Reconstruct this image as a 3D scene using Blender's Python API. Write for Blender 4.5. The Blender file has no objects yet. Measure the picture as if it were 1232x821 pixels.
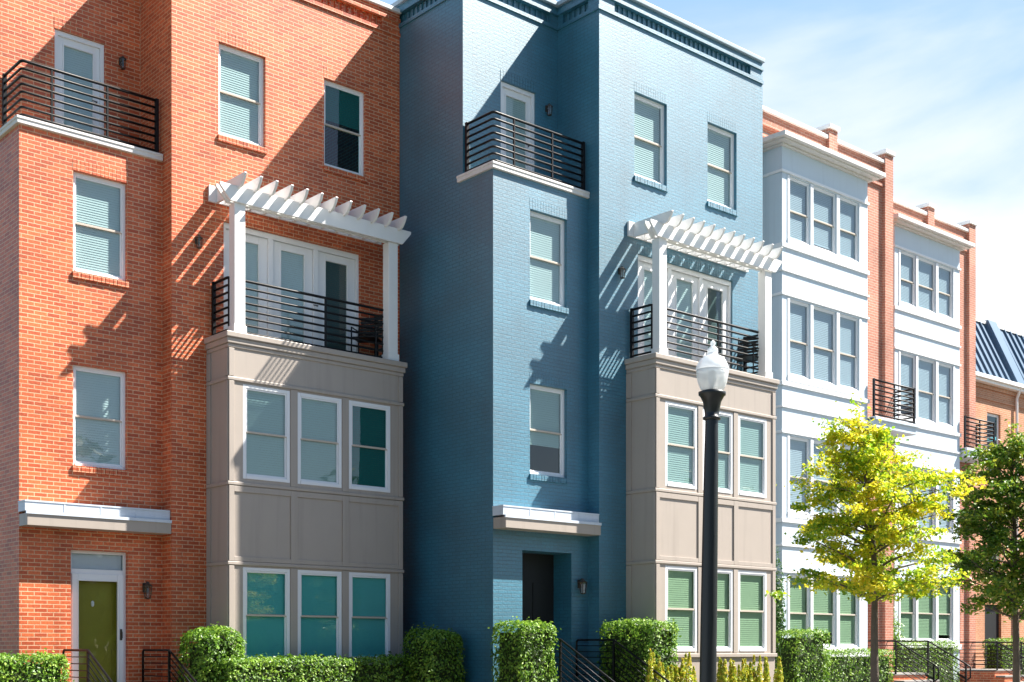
import bpy, bmesh, math, random
from mathutils import Vector, Matrix
C = bpy.context.scene.collection
sc = bpy.context.scene
EZ = 1.7                                   # eye height over the street

# ------------------------------------------------------------------ materials
def new_mat(name):
    m = bpy.data.materials.new(name); m.use_nodes = True
    nt = m.node_tree; nt.nodes.clear()
    out = nt.nodes.new('ShaderNodeOutputMaterial')
    return m, nt, out
def N(nt, t, **kw):
    n = nt.nodes.new(t)
    for k, v in kw.items():
        if k.startswith('i_'): n.inputs[k[2:].replace('_', ' ')].default_value = v
        else: setattr(n, k, v)
    return n
def L(nt, a, ao, b, bi): nt.links.new(a.outputs[ao], b.inputs[bi])
def rgba(c): return (c[0], c[1], c[2], 1)

def paint(name, col, rough=.5, var=.10, bump=.0, metal=0, nscale=3.0, spec=.4, streak=0.0):
    m, nt, out = new_mat(name)
    b = N(nt, 'ShaderNodeBsdfPrincipled'); b.inputs['Roughness'].default_value = rough
    b.inputs['Metallic'].default_value = metal; b.inputs['Specular IOR Level'].default_value = spec
    tc = N(nt, 'ShaderNodeTexCoord'); nz = N(nt, 'ShaderNodeTexNoise'); nz.inputs['Scale'].default_value = nscale
    nz.inputs['Detail'].default_value = 6; nz.inputs['Roughness'].default_value = .65
    L(nt, tc, 'Object', nz, 'Vector')
    mx = N(nt, 'ShaderNodeMix', data_type='RGBA')
    mx.inputs['A'].default_value = rgba([c*(1-var) for c in col]); mx.inputs['B'].default_value = rgba([min(1, c*(1+var)) for c in col])
    L(nt, nz, 'Fac', mx, 'Factor')
    last = mx
    if streak:
        mp = N(nt, 'ShaderNodeMapping'); mp.inputs['Scale'].default_value = (7, 7, .35)
        L(nt, tc, 'Object', mp, 'Vector')
        n2 = N(nt, 'ShaderNodeTexNoise'); n2.inputs['Scale'].default_value = 1.2; n2.inputs['Detail'].default_value = 5
        L(nt, mp, 'Vector', n2, 'Vector')
        mr = N(nt, 'ShaderNodeMapRange'); mr.inputs['From Min'].default_value = .52; mr.inputs['From Max'].default_value = .75
        mr.inputs['To Max'].default_value = streak
        L(nt, n2, 'Fac', mr, 'Value')
        m2 = N(nt, 'ShaderNodeMix', data_type='RGBA'); m2.inputs['B'].default_value = rgba([c*.55 for c in col])
        L(nt, mx, 'Result', m2, 'A'); L(nt, mr, 'Result', m2, 'Factor'); last = m2
    L(nt, last, 'Result', b, 'Base Color')
    if bump:
        n3 = N(nt, 'ShaderNodeTexNoise'); n3.inputs['Scale'].default_value = 60; n3.inputs['Detail'].default_value = 4
        L(nt, tc, 'Object', n3, 'Vector')
        bp = N(nt, 'ShaderNodeBump'); bp.inputs['Strength'].default_value = bump; bp.inputs['Distance'].default_value = .01
        L(nt, n3, 'Fac', bp, 'Height'); L(nt, bp, 'Normal', b, 'Normal')
    L(nt, b, 'BSDF', out, 'Surface')
    return m

def brick(name, c1, c2, mortar, msize=.0065, bump=.5, spec=.35, rough=.7, coat=0):
    m, nt, out = new_mat(name)
    b = N(nt, 'ShaderNodeBsdfPrincipled'); b.inputs['Roughness'].default_value = rough; b.inputs['Specular IOR Level'].default_value = spec
    b.inputs['Coat Weight'].default_value = coat; b.inputs['Coat Roughness'].default_value = .5; b.inputs['Coat IOR'].default_value = 1.7
    uv = N(nt, 'ShaderNodeUVMap', uv_map='UVMap')
    def bt(a, bb, mm, bias=0.0):
        t = N(nt, 'ShaderNodeTexBrick'); t.offset = .5; t.squash = 1
        t.inputs['Color1'].default_value = rgba(a); t.inputs['Color2'].default_value = rgba(bb); t.inputs['Mortar'].default_value = rgba(mm)
        t.inputs['Scale'].default_value = 1; t.inputs['Mortar Size'].default_value = msize; t.inputs['Mortar Smooth'].default_value = .25
        t.inputs['Bias'].default_value = bias; t.inputs['Brick Width'].default_value = .2133; t.inputs['Row Height'].default_value = .0677
        L(nt, uv, 'UV', t, 'Vector'); return t
    t = bt(c1, c2, mortar)
    # weathering blotches and a fine grain on every brick
    nz = N(nt, 'ShaderNodeTexNoise'); nz.inputs['Scale'].default_value = .9; nz.inputs['Detail'].default_value = 5
    L(nt, uv, 'UV', nz, 'Vector')
    mr = N(nt, 'ShaderNodeMapRange'); mr.inputs['From Min'].default_value = .3; mr.inputs['From Max'].default_value = .7
    mr.inputs['To Min'].default_value = .80; mr.inputs['To Max'].default_value = 1.14
    L(nt, nz, 'Fac', mr, 'Value')
    n2 = N(nt, 'ShaderNodeTexNoise'); n2.inputs['Scale'].default_value = 26; n2.inputs['Detail'].default_value = 4
    L(nt, uv, 'UV', n2, 'Vector')
    mr2 = N(nt, 'ShaderNodeMapRange'); mr2.inputs['From Min'].default_value = .3; mr2.inputs['From Max'].default_value = .7
    mr2.inputs['To Min'].default_value = .82; mr2.inputs['To Max'].default_value = 1.15
    L(nt, n2, 'Fac', mr2, 'Value')
    mp = N(nt, 'ShaderNodeMapping'); mp.inputs['Scale'].default_value = (3.2, .22, 1); L(nt, uv, 'UV', mp, 'Vector')
    n4 = N(nt, 'ShaderNodeTexNoise'); n4.inputs['Scale'].default_value = 1; n4.inputs['Detail'].default_value = 6; L(nt, mp, 'Vector', n4, 'Vector')
    mr4 = N(nt, 'ShaderNodeMapRange'); mr4.inputs['From Min'].default_value = .5; mr4.inputs['From Max'].default_value = .72
    mr4.inputs['To Min'].default_value = 1.0; mr4.inputs['To Max'].default_value = .86; L(nt, n4, 'Fac', mr4, 'Value')
    mu0 = N(nt, 'ShaderNodeMath', operation='MULTIPLY'); L(nt, mr, 'Result', mu0, 0); L(nt, mr4, 'Result', mu0, 1)
    mu = N(nt, 'ShaderNodeMath', operation='MULTIPLY'); L(nt, mu0, 'Value', mu, 0); L(nt, mr2, 'Result', mu, 1)
    vm = N(nt, 'ShaderNodeVectorMath', operation='SCALE'); L(nt, t, 'Color', vm, 0); L(nt, mu, 'Value', vm, 'Scale')
    L(nt, vm, 'Vector', b, 'Base Color')
    # relief: joints lie back, each brick at its own depth
    t2 = bt((1, 1, 1), (.45, .45, .45), (0, 0, 0))
    bp = N(nt, 'ShaderNodeBump'); bp.inputs['Strength'].default_value = bump; bp.inputs['Distance'].default_value = .012
    ad = N(nt, 'ShaderNodeMath', operation='MULTIPLY_ADD'); ad.inputs[1].default_value = .35
    L(nt, n2, 'Fac', ad, 0); L(nt, t2, 'Color', ad, 2)
    L(nt, ad, 'Value', bp, 'Height'); L(nt, bp, 'Normal', b, 'Normal')
    L(nt, b, 'BSDF', out, 'Surface')
    return m

def glass(name, tint, refl=.9, wob=.03, f0=.07):
    m, nt, out = new_mat(name)
    tr = N(nt, 'ShaderNodeBsdfTransparent'); tr.inputs['Color'].default_value = rgba(tint)
    gl = N(nt, 'ShaderNodeBsdfGlossy'); gl.inputs['Roughness'].default_value = .015; gl.inputs['Color'].default_value = (refl, refl, refl, 1)
    lw = N(nt, 'ShaderNodeLayerWeight'); lw.inputs['Blend'].default_value = .5       # Schlick reflectance, the same from both sides of the pane
    pw = N(nt, 'ShaderNodeMath', operation='POWER'); pw.inputs[1].default_value = 5.0; L(nt, lw, 'Facing', pw, 0)
    mr = N(nt, 'ShaderNodeMapRange'); mr.inputs['To Min'].default_value = f0; mr.inputs['To Max'].default_value = 1.0
    L(nt, pw, 'Value', mr, 'Value')
    tc = N(nt, 'ShaderNodeTexCoord'); nz = N(nt, 'ShaderNodeTexNoise'); nz.inputs['Scale'].default_value = 1.6; L(nt, tc, 'Object', nz, 'Vector')
    bp = N(nt, 'ShaderNodeBump'); bp.inputs['Strength'].default_value = wob; bp.inputs['Distance'].default_value = .05
    L(nt, nz, 'Fac', bp, 'Height'); L(nt, bp, 'Normal', gl, 'Normal')
    mx = N(nt, 'ShaderNodeMixShader'); L(nt, mr, 'Result', mx, 0); L(nt, tr, 'BSDF', mx, 1); L(nt, gl, 'BSDF', mx, 2)
    L(nt, mx, 'Shader', out, 'Surface')
    return m

def leafmat(name, cols, trans=.35, rough=.45, patch=0.0):
    m, nt, out = new_mat(name)
    g = N(nt, 'ShaderNodeNewGeometry'); r = N(nt, 'ShaderNodeValToRGB')
    cr = r.color_ramp
    while len(cr.elements) < len(cols): cr.elements.new(.5)
    for i, c in enumerate(cols):
        cr.elements[i].position = i/(len(cols)-1); cr.elements[i].color = rgba(c)
    if patch:
        tc = N(nt, 'ShaderNodeTexCoord'); pn = N(nt, 'ShaderNodeTexNoise'); pn.inputs['Scale'].default_value = 1.6; pn.inputs['Detail'].default_value = 3; L(nt, tc, 'Object', pn, 'Vector')
        pr = N(nt, 'ShaderNodeMapRange'); pr.inputs['From Min'].default_value = .35; pr.inputs['From Max'].default_value = .65; pr.inputs['To Min'].default_value = -patch; pr.inputs['To Max'].default_value = patch; L(nt, pn, 'Fac', pr, 'Value')
        pa = N(nt, 'ShaderNodeMath', operation='ADD'); pa.use_clamp = True; L(nt, g, 'Random Per Island', pa, 0); L(nt, pr, 'Result', pa, 1); L(nt, pa, 'Value', r, 'Fac')
    else: L(nt, g, 'Random Per Island', r, 'Fac')
    b = N(nt, 'ShaderNodeBsdfPrincipled'); b.inputs['Roughness'].default_value = rough; b.inputs['Specular IOR Level'].default_value = .45
    t = N(nt, 'ShaderNodeBsdfTranslucent')
    L(nt, r, 'Color', b, 'Base Color'); L(nt, r, 'Color', t, 'Color')
    mx = N(nt, 'ShaderNodeMixShader'); mx.inputs[0].default_value = trans
    L(nt, b, 'BSDF', mx, 1); L(nt, t, 'BSDF', mx, 2); L(nt, mx, 'Shader', out, 'Surface')
    return m

M = {}
M['red'] = brick('red_brick', (.68, .152, .050), (.43, .076, .025), (.64, .40, .24), msize=.0075, spec=.42, rough=.46)
M['blue'] = brick('blue_painted_brick', (.016, .158, .246), (.012, .138, .218), (.010, .108, .172), msize=.006, bump=1.1, rough=.5, spec=.9, coat=.7)
M['rose'] = brick('rose_brick', (.50, .20, .13), (.42, .155, .10), (.55, .42, .34))
M['tan'] = brick('orange_brick', (.55, .25, .13), (.47, .20, .10), (.58, .45, .33))
M['greige'] = paint('greige_panel', (.39, .338, .295), .45, .05, streak=.25)
M['white'] = paint('white_paint', (.80, .80, .79), .4, .03, streak=.10)
M['trim'] = paint('white_vinyl', (.80, .81, .83), .35, .02)
M['rail_bar'] = paint('sash_bar', (.50, .44, .37), .4, .05)
M['bay_white'] = paint('pale_blue_panel', (.56, .645, .72), .42, .04, streak=.18)
M['stone'] = paint('cap_stone', (.68, .66, .64), .7, .08, bump=.2, streak=.25)
M['blue_cap'] = paint('painted_cap', (.30, .38, .44), .5, .06, streak=.2)
M['flash'] = paint('metal_flashing', (.58, .64, .72), .35, .05, streak=.15)
M['black'] = paint('black_metal', (.006, .006, .007), .42, .15, spec=.25)
M['pole'] = paint('black_pole_paint', (.010, .013, .014), .38, .2, spec=.5, nscale=8)
M['glass'] = glass('window_glass', (.62, .74, .755))
M['glass_green'] = glass('green_glass', (.52, .66, .655))
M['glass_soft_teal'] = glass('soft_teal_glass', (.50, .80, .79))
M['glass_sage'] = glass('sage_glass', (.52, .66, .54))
M['glass_teal'] = glass('teal_glass', (.22, .80, .78))
M['glass_clear'] = glass('clear_glass', (.9, .93, .92))
M['blind'] = paint('blind_slats', (.80, .80, .77), .6, .03)
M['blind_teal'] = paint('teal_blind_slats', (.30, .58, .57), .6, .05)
M['blind_dark'] = paint('dark_blind', (.10, .13, .12), .6, .1)
M['olive'] = paint('olive_door', (.25, .225, .02), .4, .1)
M['dark_door'] = paint('dark_door', (.006, .007, .008), .6, .1)
M['inside'] = paint('room_plaster', (.45, .43, .40), .9, .05)
M['mansard'] = paint('slate_blue_metal', (.075, .14, .22), .35, .08, metal=.0, spec=.6)
M['bronze'] = paint('bronze_lamp', (.05, .04, .03), .4, .2)
M['lampglass'] = glass('lantern_glass', (.85, .84, .80))
M['concrete'] = paint('concrete', (.24, .23, .215), .9, .12, bump=.3)
M['asphalt'] = paint('asphalt', (.05, .05, .052), .9, .25, bump=.5, nscale=9)
M['line'] = paint('road_paint', (.70, .70, .66), .7, .12, nscale=20)
M['soil'] = paint('mulch', (.06, .04, .025), .95, .35, bump=.8, nscale=14)
M['grass'] = paint('lawn', (.06, .09, .025), .9, .3, bump=.8, nscale=20)
M['bark'] = paint('bark', (.13, .10, .075), .9, .35, bump=.9, nscale=12)
M['hedge'] = leafmat('hedge_leaf', [(.05, .12, .010), (.10, .23, .015), (.18, .34, .025), (.30, .45, .06)], patch=.3)
M['hedge_dark'] = leafmat('evergreen_leaf', [(.02, .06, .012), (.04, .11, .02), (.08, .17, .03)])
M['yellow_leaf'] = leafmat('yellow_green_leaf', [(.18, .34, .02), (.42, .54, .025), (.66, .68, .03), (.80, .66, .04)], .5, patch=.45)
M['green_leaf'] = leafmat('mid_green_leaf', [(.05, .13, .012), (.11, .22, .02), (.19, .31, .025), (.36, .38, .04)], .4, patch=.3)
M['gold'] = leafmat('gold_conifer_leaf', [(.18, .30, .02), (.38, .46, .03), (.54, .52, .05), (.6, .42, .06)], .4)

# ------------------------------------------------------------------ mesh builder
class MB:
    def __init__(s): s.v = []; s.f = []; s.rot = []
    def quad(s, a, b, c, d, rot=False):
        i = len(s.v); s.v += [tuple(a), tuple(b), tuple(c), tuple(d)]; s.f.append((i, i+1, i+2, i+3)); s.rot.append(rot)
    def poly(s, pts, rot=False):
        i = len(s.v); s.v += [tuple(p) for p in pts]; s.f.append(tuple(range(i, i+len(pts)))); s.rot.append(rot)
    def box(s, x0, x1, y0, y1, z0, z1, rot=False):
        x0, x1 = sorted((x0, x1)); y0, y1 = sorted((y0, y1)); z0, z1 = sorted((z0, z1))
        i = len(s.v)
        s.v += [(x0,y0,z0),(x1,y0,z0),(x1,y1,z0),(x0,y1,z0),(x0,y0,z1),(x1,y0,z1),(x1,y1,z1),(x0,y1,z1)]
        for q in ((0,3,2,1),(4,5,6,7),(0,1,5,4),(1,2,6,5),(2,3,7,6),(3,0,4,7)):
            s.f.append(tuple(i+k for k in q)); s.rot.append(rot)
        return s
    def prism(s, prof, axis, a, b):
        # prof: closed list of 2D points; axis 'x': (y,z) swept from x=a to b ; axis 'y': (x,z)
        def P(p, t): return (t, p[0], p[1]) if axis == 'x' else (p[0], t, p[1])
        n = len(prof); i = len(s.v)
        s.v += [P(p, a) for p in prof] + [P(p, b) for p in prof]
        for k in range(n):
            s.f.append((i+k, i+(k+1) % n, i+n+(k+1) % n, i+n+k)); s.rot.append(False)
        s.f.append(tuple(i+k for k in reversed(range(n)))); s.rot.append(False)
        s.f.append(tuple(i+n+k for k in range(n))); s.rot.append(False)
        return s
    def tube(s, pts, r, n=8, r1=None, cap=True):
        pts = [Vector(p) for p in pts]; m = len(pts)
        if r1 is None: r1 = r
        up = Vector((0, 0, 1)); prev = None; i0 = len(s.v)
        for k, p in enumerate(pts):
            d = ((pts[min(k+1, m-1)]-p).normalized() + (p-pts[max(k-1, 0)]).normalized()).normalized()
            a = d.cross(up) if prev is None else prev - d*prev.dot(d)
            if a.length < 1e-4: a = d.cross(Vector((1, 0, 0)))
            a.normalize(); prev = a; b = d.cross(a)
            rr = r + (r1-r)*k/max(1, m-1)
            for j in range(n):
                t = 2*math.pi*j/n; s.v.append(tuple(p + a*math.cos(t)*rr + b*math.sin(t)*rr))
        for k in range(m-1):
            for j in range(n):
                a0 = i0+k*n+j; a1 = i0+k*n+(j+1) % n
                s.f.append((a0, a1, a1+n, a0+n)); s.rot.append(False)
        if cap:
            s.f.append(tuple(i0+j for j in reversed(range(n)))); s.rot.append(False)
            s.f.append(tuple(i0+(m-1)*n+j for j in range(n))); s.rot.append(False)
        return s
    def lathe(s, prof, c, n=24, ribs=0, rib=0.0):
        i0 = len(s.v); m = len(prof)
        for r, z in prof:
            for j in range(n):
                t = 2*math.pi*j/n; rr = r*(1 + (rib*math.cos(ribs*t) if ribs else 0))
                s.v.append((c[0]+rr*math.cos(t), c[1]+rr*math.sin(t), c[2]+z))
        for k in range(m-1):
            for j in range(n):
                a0 = i0+k*n+j; a1 = i0+k*n+(j+1) % n
                s.f.append((a0, a1, a1+n, a0+n)); s.rot.append(False)
        s.f.append(tuple(i0+j for j in reversed(range(n)))); s.rot.append(False)
        s.f.append(tuple(i0+(m-1)*n+j for j in range(n))); s.rot.append(False)
        return s
    def build(s, name, mat, parent=None, smooth=False, bevel=0, weld=False):
        off = Vector((0, 0, 0)); p = parent
        while p is not None: off += p.location; p = p.parent
        me = bpy.data.meshes.new(name)
        me.from_pydata([(a-off.x, b-off.y, c-off.z) for a, b, c in s.v], [], s.f)
        uv = me.uv_layers.new(name='UVMap').data
        for pl in me.polygons:
            n = pl.normal; ax = max(range(3), key=lambda k: abs(n[k]))
            for li in pl.loop_indices:
                x, y, z = s.v[me.loops[li].vertex_index]
                u = ((y, z) if ax == 0 else (x, z) if ax == 1 else (x, y))
                if s.rot[pl.index]: u = (u[1], u[0])
                uv[li].uv = u
            pl.use_smooth = smooth
        me.materials.append(M[mat] if isinstance(mat, str) else mat)
        o = bpy.data.objects.new(name, me); C.objects.link(o)
        if parent is not None: o.parent = parent
        if bevel:
            b = o.modifiers.new('bevel', 'BEVEL'); b.width = bevel; b.segments = 2; b.limit_method = 'ANGLE'
        return o

def tag(o, label=None, cat=None, group=None, kind=None):
    for k, v in (('label', label), ('category', cat), ('group', group), ('kind', kind)):
        if v: o[k] = v
    return o
def thing(name, loc, label, cat, group=None):
    o = bpy.data.objects.new(name, None); C.objects.link(o); o.location = loc
    o.empty_display_size = .3
    return tag(o, label, cat, group)

# maps (u, d, z) on a wall to the world; d is the distance outward from the wall's face
def face_front(y0): return lambda u, d, z: (u, y0-d, z)
def face_left(x0): return lambda u, d, z: (x0-d, u, z)
def face_right(x0): return lambda u, d, z: (x0+d, u, z)

def sheet(mb, f, u0, u1, z0, z1, holes=(), reveal=.14, rot=False):
    us = sorted({u0, u1, *[h[0] for h in holes], *[h[1] for h in holes]}); us = [u for u in us if u0-1e-6 <= u <= u1+1e-6]
    zs = sorted({z0, z1, *[h[2] for h in holes], *[h[3] for h in holes]}); zs = [z for z in zs if z0-1e-6 <= z <= z1+1e-6]
    for i in range(len(us)-1):
        for j in range(len(zs)-1):
            uc, zc = (us[i]+us[i+1])/2, (zs[j]+zs[j+1])/2
            if any(h[0] < uc < h[1] and h[2] < zc < h[3] for h in holes): continue
            mb.quad(f(us[i], 0, zs[j]), f(us[i+1], 0, zs[j]), f(us[i+1], 0, zs[j+1]), f(us[i], 0, zs[j+1]), rot)
    for h in holes:
        r = h[4] if len(h) > 4 else reveal
        if r <= 0: continue
        a, b, c, d = h[:4]
        mb.quad(f(a, 0, c), f(a, 0, d), f(a, -r, d), f(a, -r, c)); mb.quad(f(b, 0, d), f(b, 0, c), f(b, -r, c), f(b, -r, d))
        mb.quad(f(a, 0, d), f(b, 0, d), f(b, -r, d), f(a, -r, d)); mb.quad(f(b, 0, c), f(a, 0, c), f(a, -r, c), f(b, -r, c))
def fbox(mb, f, u0, u1, d0, d1, z0, z1, rot=False):
    a = f(u0, d0, z0); b = f(u1, d1, z1)
    mb.box(a[0], b[0], a[1], b[1], a[2], b[2], rot)

# ------------------------------------------------------------------ shared house parts
def window(par, f, u0, u1, z0, z1, rec=.07, glassm='glass', blind='blind', drop=1.0, lit=None, sill=None, lintel=None, fw=.055, bar=.5, lab=None, bulge=.0):
    """a double-hung window: frame + sashes (own mesh), meeting bar, pane, blind, brick sill, soldier lintel"""
    mb = MB(); o = -rec; fd = .06
    fbox(mb, f, u0, u0+fw, o-fd, o, z0, z1); fbox(mb, f, u1-fw, u1, o-fd, o, z0, z1)
    fbox(mb, f, u0+fw, u1-fw, o-fd, o, z1-fw, z1); fbox(mb, f, u0+fw, u1-fw, o-fd, o+.012, z0, z0+fw)
    zm = z0+(z1-z0)*bar; s = .028
    a, b = u0+fw, u1-fw
    for (lo, hi, dd) in ((zm, z1-fw, -.010), (z0+fw, zm, -.032)):       # upper sash outside, lower sash inside
        fbox(mb, f, a, a+s, o+dd-.03, o+dd, lo, hi); fbox(mb, f, b-s, b, o+dd-.03, o+dd, lo, hi)
        fbox(mb, f, a+s, b-s, o+dd-.03, o+dd, (lo if dd < -.02 else hi-s), (lo+s+.01 if dd < -.02 else hi))
    w = mb.build('window', 'trim', par, bevel=.004)
    if lab: w['label'] = lab
    mb = MB(); fbox(mb, f, a, b, o-.06, o-.012, zm-.018, zm+.018); mb.build('meeting_rail', 'rail_bar', w, bevel=.003)
    mb = MB()
    for (lo, hi, dd) in ((zm+.018, z1-fw-s, -.022), (z0+fw+s, zm-.018, -.044)):
        mb.quad(f(a+s, o+dd, lo), f(b-s, o+dd, lo), f(b-s, o+dd, hi), f(a+s, o+dd, hi))
    mb.build('pane', glassm, w)
    if blind:
        zb = z1-fw-(z1-z0-2*fw)*drop
        mb = MB(); z = z1-fw; dd = o-.064; k = 0
        fbox(mb, f, a+.01, b-.01, dd-.025, dd+.014, z-.03, z); z -= .03
        while z > zb+.01:                                             # tilted slats
            h = min(.042, z-zb)
            p0 = f(a+.012, dd+.003, z-h); p1 = f(b-.012, dd+.003, z-h); p2 = f(b-.012, dd-.0035, z); p3 = f(a+.012, dd-.0035, z)
            mb.quad(p0, p1, p2, p3); z -= h; k += 1
        fbox(mb, f, a+.012, b-.012, dd-.012, dd+.014, zb-.02, zb)
        mb.build('blind', blind, w)
    if sill:
        mb = MB(); n = max(1, int(round((u1-u0+.04)/.072))); st = (u1-u0+.04)/n
        for k in range(n):
            j = .003*((k*7) % 3)
            fbox(mb, f, u0-.02+k*st+.004, u0-.02+(k+1)*st-.004, -.06, .035+j, z0-.11, z0-.004, False)
        fbox(mb, f, u0-.018, u1+.018, -.06, .028, z0-.106, z0-.008)
        mb.build('sill', sill, w)
    if lintel:
        mb = MB(); n = max(1, int(round((u1-u0+.02)/.0705))); st = (u1-u0+.02)/n
        for k in range(n):
            j = .0
            fbox(mb, f, u0-.01+k*st+.003, u0-.01+(k+1)*st-.003, -.05, .003, z1+.004, z1+.205)
        mb.build('lintel', lintel, w)
    return w

def glazed_leaf(mb, f, u0, u1, z0, z1, d, mu=.2, zt=.16, zb=.24):
    """a door leaf with a big light: stiles and rails only; returns the light's rectangle"""
    a, b, c, e = u0+mu, u1-mu, z0+zb, z1-zt
    for r in ((u0, a, z0, z1), (b, u1, z0, z1), (a, b, z0, c), (a, b, e, z1)):
        fbox(mb, f, r[0], r[1], d-.045, d, r[2], r[3])
    for r in ((a-.025, a, c-.025, e+.025), (b, b+.025, c-.025, e+.025), (a, b, c-.025, c), (a, b, e, e+.025)):
        fbox(mb, f, r[0], r[1], d, d+.012, r[2], r[3])
    return a, b, c, e
def pane_blind(par, f, r, d, glassm, blind, drop=1.0):
    a, b, c, e = r
    mb = MB(); mb.quad(f(a, d-.02, c), f(b, d-.02, c), f(b, d-.02, e), f(a, d-.02, e)); mb.build('pane', glassm, par)
    if blind:
        mb = MB(); z = e; zb = e-(e-c)*drop
        while z > zb+.005:
            h = min(.04, z-zb)
            mb.quad(f(a, d-.036, z-h), f(b, d-.036, z-h), f(b, d-.040, z), f(a, d-.040, z)); z -= h
        mb.build('blind', blind, par)

def wall_lamp(par, f, u, z, s=1.0):
    mb = MB()
    c = f(u, .10*s, z)
    fbox(mb, f, u-.05*s, u+.05*s, 0, .02, z-.02*s, z+.14*s)
    mb.tube([f(u, .01, z+.10*s), f(u, .07*s, z+.17*s), f(u, .11*s, z+.13*s)], .010*s, 6)
    mb.lathe([(.02*s, .16*s), (.03*s, .135*s), (.085*s, .095*s), (.08*s, .085*s)], c, 8)
    mb.lathe([(.055*s, -.13*s), (.06*s, -.115*s), (.02*s, -.14*s)], c, 8)
    for k in range(4):
        t = math.pi/4+k*math.pi/2
        mb.tube([(c[0]+.05*s*math.cos(t), c[1]+.05*s*math.sin(t), c[2]-.12*s), (c[0]+.075*s*math.cos(t), c[1]+.075*s*math.sin(t), c[2]+.09*s)], .006*s, 5)
    o = mb.build('wall_lamp', 'bronze', par)
    MB().lathe([(.046*s, -.115*s), (.068*s, .085*s)], c, 8).build('lamp_glass', 'lampglass', o)
    return o

def railing(par, pts, z0, h, posts, nbars=8, corner_r=.10, bar_r=.0205, name='balcony_railing', ends=()):
    """flat-bar balcony railing along a plan polyline with rounded corners; posts are given as plan points"""
    P = [Vector((p[0], p[1], 0)) for p in pts]; path = [P[0]]
    for k in range(1, len(P)-1):
        a = (P[k-1]-P[k]).normalized(); b = (P[k+1]-P[k]).normalized()
        s, e = P[k]+a*corner_r, P[k]+b*corner_r
        for t in (0, .25, .5, .75, 1):
            path.append(s*(1-t)**2 + P[k]*2*t*(1-t) + e*t*t)
    path.append(P[-1])
    mb = MB()
    for k in range(nbars):
        z = z0+.07+(h-.07)*k/(nbars-1); r = .025 if k == nbars-1 else bar_r
        mb.tube([(p.x, p.y, z) for p in path], r, 6)
    o = mb.build(name, 'black', par, smooth=True)
    for (x, y, w) in posts:
        MB().box(x-w/2, x+w/2, y-w/2, y+w/2, z0, z0+h+(.0 if w < .05 else .03)).build('post', 'black', o, bevel=.003)
    return o

def cornice(par, mb_wall, segs, z, matb, top=12.64, panel=True):
    """corbelled brick cornice, recessed soldier panel and coping along wall segments (f, u0, u1, pa, pb, outer end bits)"""
    mb = MB(); mp = MB()
    for f, u0, u1, pa, pb in segs:
        fbox(mb, f, u0, u1, .001, .030, z+12.10, z+12.17)
        fbox(mb, f, u0, u1,   .001, .036, z+12.385, z+12.45)
        if pa is not None:
            n = int((pb-pa)/.07); st = (pb-pa)/n
            for k in range(n):
                if k % 2 == 0: fbox(mp, f, pa+k*st+.006, pa+(k+1)*st-.006, -.075, -.05, z+12.185, z+12.372)
            mp.quad(f(pa, -.075, z+12.18), f(pb, -.075, z+12.18), f(pb, -.075, z+12.38), f(pa, -.075, z+12.38), True)
    o = mb.build('cornice', matb, par); mp.build('soldier_course', matb, o)
    return o

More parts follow.
